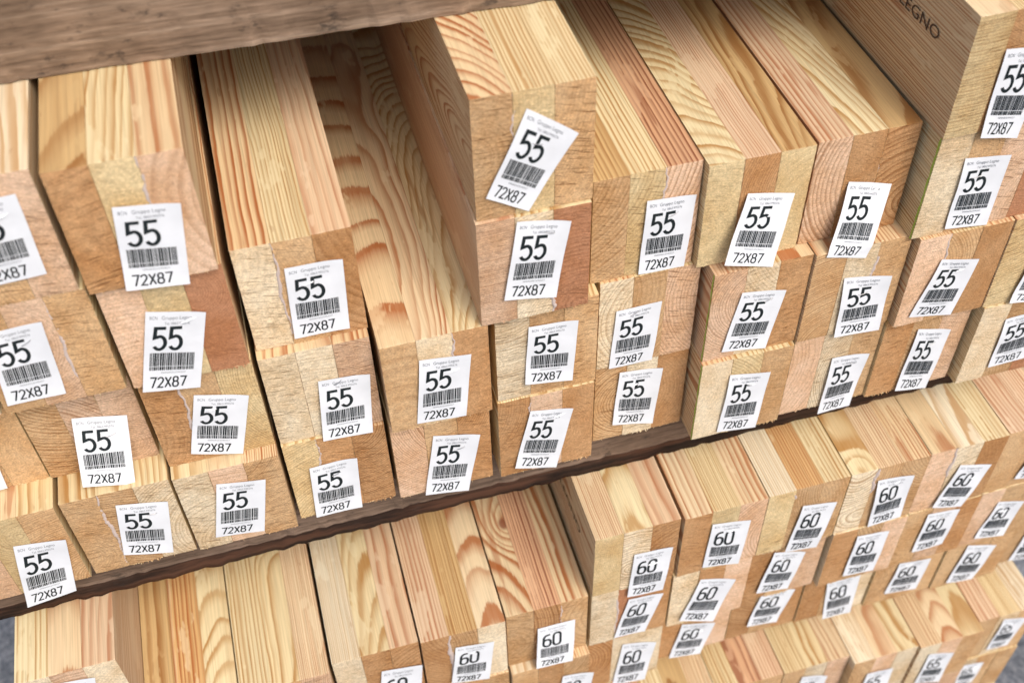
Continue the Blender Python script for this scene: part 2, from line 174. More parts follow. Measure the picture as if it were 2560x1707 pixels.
    T.link(hh, bp.inputs['Height']); T.link(bp.outputs[0], T.b.inputs['Normal'])
    return T.m
def grain_end(T, bl):
    n = T.attr('end_rings'); return n.outputs['Fac']

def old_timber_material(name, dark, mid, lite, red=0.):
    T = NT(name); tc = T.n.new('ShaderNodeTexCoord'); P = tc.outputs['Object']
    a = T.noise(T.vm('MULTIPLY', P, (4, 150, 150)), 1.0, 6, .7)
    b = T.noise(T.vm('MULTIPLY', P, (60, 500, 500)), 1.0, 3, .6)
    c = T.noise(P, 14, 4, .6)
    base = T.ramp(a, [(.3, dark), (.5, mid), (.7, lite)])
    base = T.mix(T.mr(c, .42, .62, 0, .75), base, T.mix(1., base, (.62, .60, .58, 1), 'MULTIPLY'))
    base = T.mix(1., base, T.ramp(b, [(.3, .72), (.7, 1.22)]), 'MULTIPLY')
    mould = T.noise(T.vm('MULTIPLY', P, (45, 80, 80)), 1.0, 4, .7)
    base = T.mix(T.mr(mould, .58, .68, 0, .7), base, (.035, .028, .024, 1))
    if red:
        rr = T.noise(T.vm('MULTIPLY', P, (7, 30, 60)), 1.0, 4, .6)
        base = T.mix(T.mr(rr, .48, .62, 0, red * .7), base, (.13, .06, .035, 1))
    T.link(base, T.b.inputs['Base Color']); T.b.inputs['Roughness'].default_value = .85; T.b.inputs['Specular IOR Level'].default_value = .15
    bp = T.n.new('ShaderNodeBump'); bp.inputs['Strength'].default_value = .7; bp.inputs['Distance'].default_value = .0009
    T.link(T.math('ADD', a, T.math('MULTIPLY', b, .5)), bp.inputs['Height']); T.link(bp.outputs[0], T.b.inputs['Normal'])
    return T.m

def plain(name, colr, rough=.5, metal=0., spec=.5, bump=None):
    T = NT(name); T.b.inputs['Base Color'].default_value = (*colr, 1); T.b.inputs['Roughness'].default_value = rough
    T.b.inputs['Metallic'].default_value = metal; T.b.inputs['Specular IOR Level'].default_value = spec
    tc = T.n.new('ShaderNodeTexCoord')
    if bump:
        n = T.noise(tc.outputs['Object'], bump[0], 3, .6)
        bp = T.n.new('ShaderNodeBump'); bp.inputs['Strength'].default_value = bump[2]; bp.inputs['Distance'].default_value = bump[1]
        T.link(n, bp.inputs['Height']); T.link(bp.outputs[0], T.b.inputs['Normal'])
    return T.m

WOOD = wood_material()
def paper_material():
    T = NT('label_paper'); tc = T.n.new('ShaderNodeTexCoord'); P = tc.outputs['Object']
    n = T.noise(P, 60, 3, .55); n2 = T.noise(P, 900, 2, .5)
    T.link(T.mix(1., (.75, .785, .825, 1), T.ramp(T.noise(P, 35, 3, .6), [(.3, .93), (.7, 1.04)]), 'MULTIPLY'), T.b.inputs['Base Color'])
    T.b.inputs['Roughness'].default_value = .55; T.b.inputs['Specular IOR Level'].default_value = .25
    bp = T.n.new('ShaderNodeBump'); bp.inputs['Strength'].default_value = .35; bp.inputs['Distance'].default_value = .0016
    T.link(T.math('ADD', n, T.math('MULTIPLY', n2, .02)), bp.inputs['Height']); T.link(bp.outputs[0], T.b.inputs['Normal'])
    return T.m
PAPER = paper_material()
INK = plain('black_ink', (.010, .016, .018), .55, 0, .3)
INKF = plain('faded_ink', (.19, .21, .24), .6, 0, .3)
STAPLE = plain('steel_wire', (.55, .55, .56), .3, 1.)
GLUE = plain('dried_glue', (.56, .47, .43), .35, 0, .5, (700, .0008, .6))
GREEN = plain('green_paint_mark', (.36, .55, .07), .6)
STAMP = plain('stamp_ink', (.085, .055, .038), .7, 0, .2)
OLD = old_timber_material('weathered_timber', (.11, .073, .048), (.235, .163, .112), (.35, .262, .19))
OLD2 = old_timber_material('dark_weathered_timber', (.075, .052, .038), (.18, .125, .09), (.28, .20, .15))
BARK = old_timber_material('dark_wane_edge', (.012, .009, .008), (.035, .02, .014), (.07, .04, .028), .85)

def mesh_obj(name, vs, fs, mat, parent=None, smooth=False):
    me = bpy.data.meshes.new(name); me.from_pydata(vs, [], fs); me.update(); me.materials.append(mat)
    if smooth:
        for p in me.polygons: p.use_smooth = True
    o = bpy.data.objects.new(name, me); col.objects.link(o)
    if parent: o.parent = parent
    return o

# ---------------------------------------------------------------- one glued board (24 mm thick, 87 mm high, 1.1 m long), eight ragged variants
def board_mesh(seed, ragged):
    rnd = random.Random(seed)
    bw, bh, L = .02368, .0867, 1.1
    nx, nz = 8, 26
    vs, fs = [], []
    def edge_jit(i, n): return rnd.uniform(-1, 1)
    grid = {}
    for j in range(nz + 1):
        for i in range(nx + 1):
            x = bw * i / nx; z = bh * j / nz; y = rnd.uniform(-.00012, .00012)
            bx = i in (0, nx); bz = j in (0, nz)
            if bx: x += (1 if i == 0 else -1) * abs(rnd.gauss(0, .00010)); y += .00015
            if bz: z += (1 if j == 0 else -1) * abs(rnd.gauss(0, .00016)); y += .0002
            if j == 0 and ragged > .4: z -= rnd.random() ** 2 * .0010 * ragged; y -= .0001
            grid[i, j] = len(vs); vs.append((x, y, z))
    for j in range(nz):
        for i in range(nx):
            fs.append((grid[i, j], grid[i + 1, j], grid[i + 1, j + 1], grid[i, j + 1]))
    ring = [(i, 0) for i in range(nx)] + [(nx, j) for j in range(nz)] + [(i, nz) for i in range(nx, 0, -1)] + [(0, j) for j in range(nz, 0, -1)]
    r0 = [grid[k] for k in ring]
    def ringpts(y, ins=0):
        out = []
        for (i, j) in ring:
            out.append(len(vs)); vs.append((min(max(bw * i / nx, ins), bw - ins), y, min(max(bh * j / nz, ins), bh - ins)))
        return out
    r1 = ringpts(.0009); r2 = ringpts(L)
    for a, b in ((r0, r1), (r1, r2)):
        n = len(a)
        for k in range(n): fs.append((a[(k + 1) % n], a[k], b[k], b[(k + 1) % n]))
    fs.append(tuple(reversed(r2))) 
    # torn fibres along the lower and upper edge of the sawn end
    def sliver(x, z, ln, wd, dirz, out):
        k = len(vs); dx = rnd.uniform(-.4, .4) * ln
        vs.extend([(x - wd, .0004, z), (x + wd, .0004, z), (x + dx, -out, z + dirz * ln), (x, -.0002 - out * .5, z + dirz * ln * .4)])
        fs.extend([(k, k + 1, k + 3), (k, k + 3, k + 2), (k + 1, k + 2, k + 3)])
    for _ in range(int(26 * ragged)):
        sliver(rnd.uniform(.0008, bw - .0008), .0004, rnd.random() ** 3 * .0030 + .0002, rnd.uniform(.0002, .0009), -1, rnd.uniform(0, .0005))
    for _ in range(int(9 * ragged)):
        sliver(rnd.uniform(.0008, bw - .0008), bh - .0003, rnd.random() ** 2 * .0012 + .0002, rnd.uniform(.0002, .0006), 1, rnd.uniform(0, .0006))
    for _ in range(int(40 * ragged)):   # fuzz on the face
        x, z = rnd.uniform(.001, bw - .001), rnd.uniform(.002, bh - .004); k = len(vs); l = rnd.uniform(.0004, .0016); o_ = rnd.uniform(.0002, .0006)
        vs.extend([(x, .0, z), (x + .0002, .0, z + .0002), (x + rnd.uniform(-.6, .6) * l, -o_, z + l * rnd.choice((-1, 1)))]); fs.append((k, k + 1, k + 2))
    me = bpy.data.meshes.new('board'); me.from_pydata(vs, [], fs); me.update(); me.materials.append(WOOD)
    return me
BOARDS = [board_mesh(i, rg) for i, rg in enumerate((.0, .1, .2, .45, .9, .1, .15, .5))]

def srgb(r, g, b, k=1.0):
    f = lambda c: ((c / 255 / 12.92) if c / 255 <= .04045 else ((c / 255 + .055) / 1.055) ** 2.4) * k
    return (f(r), f(g), f(b))
ENDT = {'t': (200, 168, 128), 'g': (224, 210, 182), 'p': (216, 186, 158), 'r': (182, 134, 102), 'y': (208, 188, 146), 'b': (188, 148, 106)}
# early wood, late wood
TOPT = {'c': ((234, 223, 194), (192, 154, 106)), 'y': ((232, 217, 174), (178, 130, 68)), 'o': ((229, 206, 164), (170, 98, 48)),
        'p': ((226, 200, 166), (182, 122, 84)), 'h': ((208, 177, 126), (158, 110, 60)), 'r': ((222, 180, 142), (134, 68, 40)), 's': ((230, 210, 172), (174, 110, 64))}
# beam: end tones, top tones, extra: dict board -> (pith x, pith z, spacing, wobble, tilt)
LOOK = {
'c1L4': ('ttp', 'ccc'), 'c2L4': ('byp', 'hyo'), 'c5L4': ('tyt', 'oyy'), 'c9L4': ('ybt', 'syy'),
'c1L3': ('tpt', 'yoy'), 'c2L3': ('pyr', 'yyo'), 'c3L3': ('gtb', 'oyp'), 'c5L3': ('pgr', 'pyy'), 'c6L3': ('typ', 'hyr'), 'c7L3': ('yby', 'yph'), 'c8L3': ('pbb', 'pyh'), 'c9L3': ('gtp', 'yyy'), 'c10L3': ('rbt', 'ppp'),
'c0L2': ('ttt', 'yyy'), 'c1L2': ('tpp', 'yyy'), 'c2L2': ('bty', 'oyy'), 'c3L2': ('ggp', 'oso'), 'c4L2': ('tgb', 'osy'), 'c5L2': ('gtt', 'osy'), 'c6L2': ('gtp', 'oyy'), 'c7L2': ('pgb', 'pyo'), 'c8L2': ('tgt', 'soo'), 'c9L2': ('ptb', 'oyo'), 'c10L2': ('ytb', 'soo'),
'c0L1': ('pyt', 'soy'), 'c1L1': ('ttg', 'yyy'), 'c2L1': ('gpt', 'yoo'), 'c3L1': ('ybb', 'yyo'), 'c4L1': ('ptb', 'yyo'), 'c5L1': ('bpb', 'yyy'), 'c6L1': ('tgb', 'oyy'), 'c7L1': ('gyt', 'oyy'), 'c8L1': ('pgt', 'cyy'), 'c9L1': ('btp', 'yyo'), 'c10L1': ('gtr', 'yyy'),
'd0A': ('gpg', 'ysp'), 'd1B': ('ttt', 'hoy'), 'd2B': ('ttp', 'yys'), 'd3B': ('gbb', 'cyp'), 'd4B': ('btg', 'phs'), 'd5B': ('tbt', 'oro'), 'd5C': ('tbt', 'cco'),
'd6A': ('ygb', 'syp'), 'd7A': ('byp', 'sys'), 'd8A': ('ytt', 'coy'), 'd9A': ('gtt', 'yso'), 'd10A': ('pgb', 'ocy'), 'd11A': ('ttp', 'pps'),
'd6B': ('grb', 'yyy'), 'd7B': ('gbp', 'yyy'), 'd8B': ('btp', 'yyy'), 'd9B': ('btp', 'cyy'), 'd10B': ('tpb', 'yyy'), 'd11B': ('ptt', 'yyy'),
'd6C': ('bgg', 'yyy'), 'd7C': ('btp', 'yyy'), 'd8C': ('btb', 'yyy'), 'd9C': ('btg', 'yyy'), 'd10C': ('ttt', 'yyy'), 'd11C': ('ttt', 'yyy'), 'd12C': ('tpt', 'yyy'),
'e-3A': ('ttt', 'osr'), 'e-2A': ('ttt', 'yhs'), 'e-1A': ('ttt', 'yrp'), 'e0A': ('tgp', 'yys'), 'e1A': ('tpg', 'csy'), 'e2A': ('gpt', 'osy'), 'e3A': ('tgt', 'pyc'), 'e3B': ('gtt', 'yyy'),
}
# grain of boards whose long face shows plainly: (pith x, pith z, spacing, bend, tilt x, tilt z, heart radius)
SPEC = {
('c2L4', 0): (.03, .045, .011, .014, .02, .22, .034), ('c2L4', 1): (-.020, .062, .0034, .014, -.06, .0, .0), ('c2L4', 2): (.075, .05, .0068, .004, .012, .0, .0),
('c3L3', 0): (-.05, .085, .0048, .010, .0, .0, .0), ('c3L3', 1): (-.060, .05, .0020, .009, .03, .0, .0), ('c3L3', 2): (.085, .10, .0060, .008, .02, .0, .045),
('c4L2', 0): (.012, .020, .0095, .030, .02, .24, .0), ('c4L2', 1): (-.024, .030, .0026, .030, -.12, .03, .0), ('c4L2', 2): (.034, .020, .0017, .036, .06, .10, .0),
('c5L4', 0): (-.006, .045, .0030, .020, .14, .20, .0), ('c5L4', 1): (-.10, .08, .0026, .003, .0, .0, .0), ('c5L4', 2): (-.12, .10, .0022, .003, .0, .0, .0),
('c6L3', 0): (-.05, .10, .0032, .003, .0, .0, .0), ('c6L3', 1): (-.07, .10, .0030, .004, .0, .0, .0), ('c6L3', 2): (-.08, .10, .0034, .004, .0, .0, .0),
('c7L3', 0): (.004, .030, .0022, .022, .08, .17, .0), ('c7L3', 1): (.09, .05, .0017, .004, .0, .0, .0), ('c7L3', 2): (.032, .045, .0026, .016, .04, .05, .0),
('c8L3', 0): (.08, .05, .0034, .006, .0, .0, .0), ('c8L3', 1): (-.010, .045, .0030, .014, .08, .06, .0), ('c8L3', 2): (.030, .02, .0044, .016, .0, .04, .030),
('d0A', 0): (.10, .07, .0040, .004, .0, .0, .0), ('d0A', 1): (.012, .025, .0044, .020, .0, .09, .0), ('d0A', 2): (.05, .03, .0034, .008, .02, .03, .0),
('d1B', 0): (.10, .05, .008, .010, .0, .0, .0), ('d1B', 1): (.09, .09, .0038, .006, .0, .0, .09), ('d1B', 2): (.020, .02, .0022, .012, .02, .10, .0),
('d2B', 0): (.06, .06, .0028, .006, .0, .0, .0), ('d2B', 1): (.030, .045, .0024, .016, .04, .05, .0), ('d2B', 2): (.10, .07, .0016, .003, .0, .0, .0),
('d3B', 0): (.09, .09, .0016, .003, .0, .0, .0), ('d3B', 1): (.026, .050, .0032, .012, .03, .09, .0), ('d3B', 2): (.05, .02, .0048, .014, .0, .0, .0),
('d4B', 0): (.07, .10, .0032, .008, .0, .0, .0), ('d4B', 1): (-.09, .06, .0021, .003, .0, .0, .0), ('d4B', 2): (.016, .03, .0036, .012, .02, .08, .0),
('d5B', 0): (-.004, .035, .0046, .020, .05, .12, .0), ('d5B', 1): (-.08, .06, .0024, .006, .0, .0, .0), ('d5B', 2): (.05, .05, .0055, .010, .03, .0, .0),
('d6A', 0): (.09, .06, .0015, .002, .0, .0, .0), ('d6A', 1): (.012, .03, .0034, .030, .0, .07, .0), ('d6A', 2): (.05, .02, .0042, .010, .05, .0, .0),
('d7A', 0): (.08, .06, .0048, .004, .0, .0, .0), ('d7A', 1): (.08, .09, .0016, .002, .0, .0, .0), ('d7A', 2): (.06, .03, .0030, .008, .0, .0, .0),
('d8A', 0): (.08, .10, .0019, .003, .0, .0, .0), ('d8A', 1): (.07, .08, .0022, .010, .0, .0, .105), ('d8A', 2): (-.07, .05, .0028, .005, .0, .0, .0),
('d9A', 0): (.016, .025, .0045, .020, .03, .06, .0), ('d9A', 1): (-.08, .08, .0023, .006, .0, .0, .0), ('d9A', 2): (.05, .10, .0028, .008, .0, .0, .0),
('d10A', 0): (.015, .035, .0060, .014, .03, .05, .0), ('d10A', 1): (.03, .03, .0050, .010, .0, .05, .0), ('d10A', 2): (-.07, .05, .0034, .004, .0, .0, .0),
('e-1A', 0): (.07, .05, .003, .010, .0, .0, .0), ('e2A', 1): (.012, .045, .0042, .012, .0, .12, .0), ('e2A', 2): (.012, .03, .0032, .016, .0, .07, .0),
('c5L3', 0): (.0, .34, .0014, .001, .0, .01, .0), ('c9L4', 0): (.002, .23, .0023, .001, .0, .01, .0),
}
KNOTS = {('d5B', 0): (.0215, .0890, .0867), ('c5L2', 2): (.014, -.004, .030), ('d2B', 1): (.016, .16, .0867), ('c1L3', 0): (.006, 0., .05), ('d9A', 0): (.010, -.002, .07), ('c9L1', 1): (.004, 0., .07), ('e1A', 1): (.012, .10, .0867), ('c4L1', 1): (.018, .0, .06)}
rnd = random.Random(11)
def setup_board(o, name, k, et, tt):
    e, l = TOPT[tt]; jit = rnd.uniform(.93, 1.05)
    ke = .88 * jit
    o['early'] = srgb(*e, ke); o['late'] = srgb(*l, ke)
    ej = rnd.uniform(.88, 1.06); o['end_tone'] = srgb(*ENDT[et], ej * 1.06)
    sp = SPEC.get((name, k))
    if sp is None:
        a = rnd.uniform(0, 2 * math.pi); dd = rnd.uniform(.02, .10)
        sp = (.012 + dd * math.cos(a), .0435 + dd * math.sin(a), rnd.uniform(.0014, .0034), rnd.uniform(.003, .009), rnd.uniform(-.02, .02), rnd.uniform(-.02, .02), .035 if rnd.random() < .25 else 0.)
    px, pz, s_, wb, tx, tz, hr = sp
    o['knot'] = KNOTS.get((name, k), (9., 9., 9.))
    o['pith'] = (px, 0., pz); o['grain'] = (s_, tx, tz); o['wobble'] = (wb * .6, .0017, hr)
    o['seed'] = (rnd.uniform(0, 50), rnd.uniform(0, 50), rnd.uniform(0, 50))
    a = rnd.uniform(-.35, .25); o['saw'] = (math.cos(a), math.sin(a), rnd.choice((.2, .6, 1.0, 1.2, .5, 1.0)))
    o['end_rings'] = rnd.choice((.2, .4, .6, .85, .3, .15))

# ---------------------------------------------------------------- writing on the labels, in label units (u to the right, v down)
def ribbon(pts, w, closed=False):
    n = len(pts); L_, R2 = [], []
    for i in range(n):
        if closed: a, b = pts[i - 1], pts[(i + 1) % n]
        else: a, b = pts[max(i - 1, 0)], pts[min(i + 1, n - 1)]
        p = pts[i]
        d1 = (p[0] - a[0], p[1] - a[1]); d2 = (b[0] - p[0], b[1] - p[1])
        l1 = math.hypot(*d1) or 1; l2 = math.hypot(*d2) or 1
        t = (d1[0] / l1 + d2[0] / l2, d1[1] / l1 + d2[1] / l2)
        if math.hypot(*t) < 1e-6: t = d1
        tl = math.hypot(*t); nrm = (-t[1] / tl, t[0] / tl)
        cosx = max(.5, abs((-(d1[1] if l1 != 1 or d1 != (0, 0) else d2[1]) * nrm[0] + (d1[0] if d1 != (0, 0) else d2[0]) * nrm[1]) / (math.hypot(*(d1 if d1 != (0, 0) else d2)) or 1)))
        k = w / 2 / cosx
        L_.append((p[0] + nrm[0] * k, p[1] + nrm[1] * k)); R2.append((p[0] - nrm[0] * k, p[1] - nrm[1] * k))
    quads = []
    for i in range(n if closed else n - 1):
        j = (i + 1) % n
        quads.append((L_[i], L_[j], R2[j], R2[i]))
    return quads
def arc(cx, cy, rx, ry, a0, a1, n=10):
    return [(cx + rx * math.cos(R_(a0 + (a1 - a0) * i / n)), cy + ry * math.sin(R_(a0 + (a1 - a0) * i / n))) for i in range(n + 1)]
def oval(x0, y0, x1, y1, r, n=4):      # rounded rectangle loop
    return (arc(x1 - r, y0 + r, r, r, -90, 0, n) + arc(x1 - r, y1 - r, r, r, 0, 90, n) + arc(x0 + r, y1 - r, r, r, 90, 180, n) + arc(x0 + r, y0 + r, r, r, 180, 270, n))
# glyphs in a cell of width .6 and height 1 (y down): list of (points, closed)
GL = {
'5': [([(.55, .05), (.10, .05), (.07, .45)] + arc(.30, .67, .24, .28, -110, 20, 8) + arc(.28, .68, .25, .27, 30, 150, 8), False)],
'6': [([(.50, .06)] + [(.36, .06)] + arc(.33, .34, .27, .28, -110, -180, 6) + [(.06, .55)], False), (oval(.055, .42, .55, .95, .2), True)],
'0': [(oval(.055, .05, .55, .95, .2), True)],
'7': [([(.03, .05), (.57, .05), (.24, .96)], False)],
'2': [(arc(.30, .28, .24, .23, -170, 20, 9) + [(.46, .48), (.07, .92), (.57, .94)], False)],
'X': [([(.04, .04), (.56, .96)], False), ([(.56, .04), (.04, .96)], False)],
'8': [(oval(.09, .05, .51, .47, .17), True), (oval(.05, .47, .55, .95, .2), True)],
}
def glyphs(text, x0, x1, y0, y1, stroke):
    n = len(text); pitch = (x1 - x0) / n; h = y1 - y0; cw = pitch * .86
    layers = []
    asp = 58. / 34.
    for i, ch in enumerate(text):
        for q, (pts, cl) in enumerate(GL[ch]):
            # work in mm so that the stroke is even
            pp = [((x0 + i * pitch + p[0] / .6 * cw) * 34, (y0 + p[1] * h) * 58) for p in pts]
            layers.append((q, [tuple((a / 34, b / 58) for a, b in qd) for qd in ribbon(pp, stroke, cl)]))
    return layers
def text_polys(txt, x0, x1, y0, y1):
    cu = bpy.data.curves.new('t', 'FONT'); cu.body = txt; cu.resolution_u = 3; cu.size = 1
    o = bpy.data.objects.new('t', cu); col.objects.link(o); bpy.context.view_layer.update()
    me = o.to_mesh(); vs = [tuple(v.co) for v in me.vertices]; fs = [tuple(p.vertices) for p in me.polygons]
    o.to_mesh_clear(); bpy.data.objects.remove(o); bpy.data.curves.remove(cu)
    ax = min(v[0] for v in vs); bx = max(v[0] for v in vs); ay = min(v[1] for v in vs); by = max(v[1] for v in vs)
    return [(x0 + (v[0] - ax) / (bx - ax) * (x1 - x0), y1 - (v[1] - ay) / (by - ay) * (y1 - y0)) for v in vs], fs
SMALL = [text_polys('BCN', .07, .20, .052, .090), text_polys('Gruppo Legno', .27, .77, .048, .104), text_polys('Tel. 0863.995576', .32, .74, .122, .152), text_polys('000060552590557', .30, .72, .757, .777)]
BARSETS = {}
for bs in ('55', '60', '65'):
  brnd = random.Random(int(bs)); BARS = BARSETS.setdefault(bs, []); x = .10
  while x < .85:
    wb = brnd.choice((.014, .018, .030)); BARS.append((x, min(x + wb, .855))); x += wb + brnd.choice((.008, .009, .014))

def make_surf(q, amp, curl, ph):
    A, B, C_, D = [Vector(v) for v in q[:4]]; dy = q[4]; zt = max(.01, (A.z + B.z) / 2)
    def f(u, v, off=0.):
        p = (A * (1 - u) + B * u) * (1 - v) + (D * (1 - u) + C_ * u) * v
        bul = amp * math.sin(math.pi * v) * (.6 + .4 * math.sin(math.pi * u + ph)) + curl * max(0, v - .6) ** 2 + curl * .8 * max(0, u - .6) ** 2 * (1 - v) + .0004 * math.sin(7 * v + ph) * math.sin(4 * u + 2 * ph)
        yy = p.y - bul
        if dy < 0:
            s = min(1, max(0, (zt - p.z) / zt)); yy = min(yy, dy * s - .0012)
        return (p.x, yy - off, p.z)
    return f
def build_label(root, base, q, number, rr):
    q = [tuple(Vector(v) - Vector(base)) for v in q[:4]] + [q[4]]
    f = make_surf(q, rr.uniform(.0004, .0014), rr.uniform(.0, .010), rr.uniform(0, 3))
    nu, nv = 12, 20; vs = []; fs = []
    for j in range(nv + 1):
        for i in range(nu + 1): vs.append(f(i / nu, j / nv))
    for j in range(nv):
        for i in range(nu):
            a = j * (nu + 1) + i; fs.append((a, a + nu + 1, a + nu + 2, a + 1))
    lab = mesh_obj('paper_label', vs, fs, PAPER, root, True)
    # printing: thin sheets just above the paper
    vs, fs = [], []
    def quad(qd, off):
        # cut long pieces so that they follow the curved paper
        (a, b, c, d_) = qd
        n = max(1, int(max(abs(a[1] - b[1]), abs(a[0] - b[0]), abs(c[1] - b[1]), abs(c[0]-b[0])) / .05))
        for t in range(n):
            k = len(vs); t0, t1 = t / n, (t + 1) / n
            if max(abs(a[0]-b[0]), abs(a[1]-b[1])) >= max(abs(c[0]-b[0]), abs(c[1]-b[1])):
                ls = lambda p, r_, s_: (p[0] + (r_[0] - p[0]) * s_, p[1] + (r_[1] - p[1]) * s_)
                pts = (ls(a, b, t0), ls(a, b, t1), ls(d_, c, t1), ls(d_, c, t0))
            else:
                ls = lambda p, r_, s_: (p[0] + (r_[0] - p[0]) * s_, p[1] + (r_[1] - p[1]) * s_)
                pts = (ls(b, c, t0), ls(b, c, t1), ls(a, d_, t1), ls(a, d_, t0))
            for p in pts: vs.append(f(p[0], p[1], off))
            fs.append((k, k + 1, k + 2, k + 3))
    for (pn, t, x0, x1, y0, y1, st) in (('printed_number', number, .14, .675, .178, .478, 2.2), ('printed_size', '72X87', .115, .76, .82, .958, 1.0 if number == '55' else 1.25)):
        vs.clear(); fs.clear()
        for q_, quads in glyphs(t, x0, x1, y0, y1, st):
            for qd in quads: quad(qd, .00016 + .00003 * q_)
        mesh_obj(pn, vs, fs, INK, lab)
    vs, fs = [], []
    for (x0, x1) in BARSETS[number]:
        quad(((x0, .510), (x1, .510), (x1, .682), (x0, .682)), .00016)
        quad(((x0, .689), (x1, .689), (x1, .735), (x0, .735)), .00016)
    mesh_obj('barcode', vs, fs, INK, lab)
    for pn, (sv, sf) in zip(('company_initials', 'company_name', 'phone_line', 'barcode_digits'), SMALL):
        mesh_obj(pn, [f(u, v, .00016) for (u, v) in sv], sf, INKF, lab)
    # staple and the crease it pulls
    if rr.random() < .85:
        u0 = rr.uniform(.22, .62); v0 = rr.uniform(.10, .32); a = R_(rr.uniform(-38, 10)); l = .20
        du, dv = math.cos(a) * l, math.sin(a) * l * 34 / 58; vs = []; fs = []
        rw = .00026
        n = 6
        for i in range(n + 1):
            t = i / n; c0 = f(u0 + du * t, v0 + dv * t, .0007 * math.sin(math.pi * min(1, max(0, t))) ** .5 + .0001)
            for j in range(6):
                aa = j * math.pi / 3; vs.append((c0[0] , c0[1] + rw * math.cos(aa), c0[2] + rw * math.sin(aa)))
        for i in range(n):
            for j in range(6):
                fs.append((i * 6 + j, i * 6 + (j + 1) % 6, (i + 1) * 6 + (j + 1) % 6, (i + 1) * 6 + j))
        fs += [tuple(range(6)), tuple(range(n * 6 + 5, n * 6 - 1, -1))]
        mesh_obj('staple', vs, fs, STAPLE, lab, True)
        # torn lip of paper raised over the staple
        if rr.random() < .35:
            vs = []; fs = []; n = 8; ln = l * rr.uniform(.9, 1.7)
            for i in range(n + 1):
                t = i / n; uu = u0 - .02 + math.cos(a) * ln * t; vv = v0 + math.sin(a) * ln * t * .58 + rr.uniform(-.004, .004)
                wv = .017 * math.sin(math.pi * min(1., t * .97 + .02)) ** .7
                vs.append(f(uu, vv - wv, .00022)); vs.append(f(uu, vv, .0009 * math.sin(math.pi * t) + .0003))
            for i in range(n): fs.append((i * 2, i * 2 + 1, i * 2 + 3, i * 2 + 2))
            mesh_obj('torn_flap', vs, fs, PAPER, lab, True)
    return lab

def glue_line(root, x, z0, z1, wd, rr):
    vs, fs = [], []; n = max(8, int((z0 - z1) / .0012)); ph = rr.uniform(0, 6)
    for i in range(n + 1):
        t = i / n; z = z0 + (z1 - z0) * t
        w = wd * (.5 + .5 * abs(math.sin(5 * t + ph)) + rr.uniform(-.25, .35)) * (math.sin(math.pi * min(max(t, .03), .97)) ** .35)
        cx = x + .0009 * math.sin(9 * t + ph) + .0004 * math.sin(31 * t)
        for j in range(5):
            a = math.pi * j / 4; vs.append((cx - math.cos(a) * w, .0003 - math.sin(a) * w * .6, z))
    for i in range(n):
        for j in range(4):
            k = i * 5 + j; fs.append((k, k + 1, k + 6, k + 5))
    mesh_obj('glue_bead', vs, fs, GLUE, root, True)
GLUES = {'c2L4': (2, 1., .55, .0010), 'c1L3': (2, .98, .02, .0012), 'c1L1': (1, 1., .05, .0013), 'c2L2': (1, .9, .25, .0011), 'c0L1': (1, .95, .6, .0014), 'c8L3': (2, .9, .5, .0008),
         'c3L3': (1, 1., .1, .0011), 'c5L1': (1, .95, .7, .0008), 'c3L1': (1, 1., .55, .0010), 'd6B': (1, .95, .1, .0013), 'd4B': (1, 1., .1, .0022), 'd5B': (2, .95, .5, .0011), 'd7C': (1, 1., .7, .0014),
         'c9L2': (1, 1., .5, .0009), 'c8L2': (2, .95, .4, .0013), 'c4L2': (2, 1., .6, .0009), 'd9A': (1, 1., .6, .0018), 'd10A': (1, 1., .5, .0016), 'c5L4': (1, .98, .5, .0007), 'c6L3': (2, 1., .6, .0009), 'c5L3': (2, .35, .0, .0016), 'd8A': (1, .95, .8, .0014), 'd2B': (2, .9, .3, .0014)}
GREENS = ('c7L1', 'c7L2', 'c9L3')

# ---------------------------------------------------------------- labels for every beam (words)
TW = {'t': 'tan', 'g': 'pale cream', 'p': 'pinkish', 'r': 'reddish', 'y': 'yellowish', 'b': 'honey brown'}
ORD = ['leftmost', 'second from left', 'third from left', 'fourth from left', 'fifth from left', 'sixth from left', 'seventh from left', 'eighth from left', 'ninth from left', 'tenth from left', 'rightmost']
CUSTOM = {
'c5L4': 'tallest standing beam in the middle, its 55 label stuck on crookedly, clockwise tilt',
'c4L2': 'low beam in the open gap, its long swirl-grained top showing left of the crooked-label beam',
'c9L4': 'top right beam with dark lettering stamped along its left side',
'c2L4': 'beam under the grey timber at top left with orange striped top board',
'c1L4': 'beam at the left edge, top row, its 55 label cut off by the frame',
'c3L3': 'beam right of the black gap with a top of orange and pink streaked boards',
'c6L3': 'beam with a dark red striped top board, right of the tallest middle beam',
'c7L3': 'beam with wavy cream left top board, directly right of the dark red striped beam',
'c8L3': 'beam with honey brown right top board, just left of the tall stamped beam',
'c7L1': 'bottom row beam jutting out over the dark bearer with a green painted edge',
'd6A': 'corner beam of the taller 60 stack with small dark stamp on its left side',
'd5B': 'beam with strong orange grain and a swirling knot, beside the taller 60 stack',
'd0A': 'raised beam at lower left corner, 60 stack, next to grey asphalt',
'd1B': 'sunken beam right of the raised lower left beam, its top seen under the bearer',
'e3A': 'rightmost beam of the lowest stack, labelled 65, with pale top against grey asphalt',
'e3B': 'beam under the rightmost 65 beam at the lower right, label blurred',
}
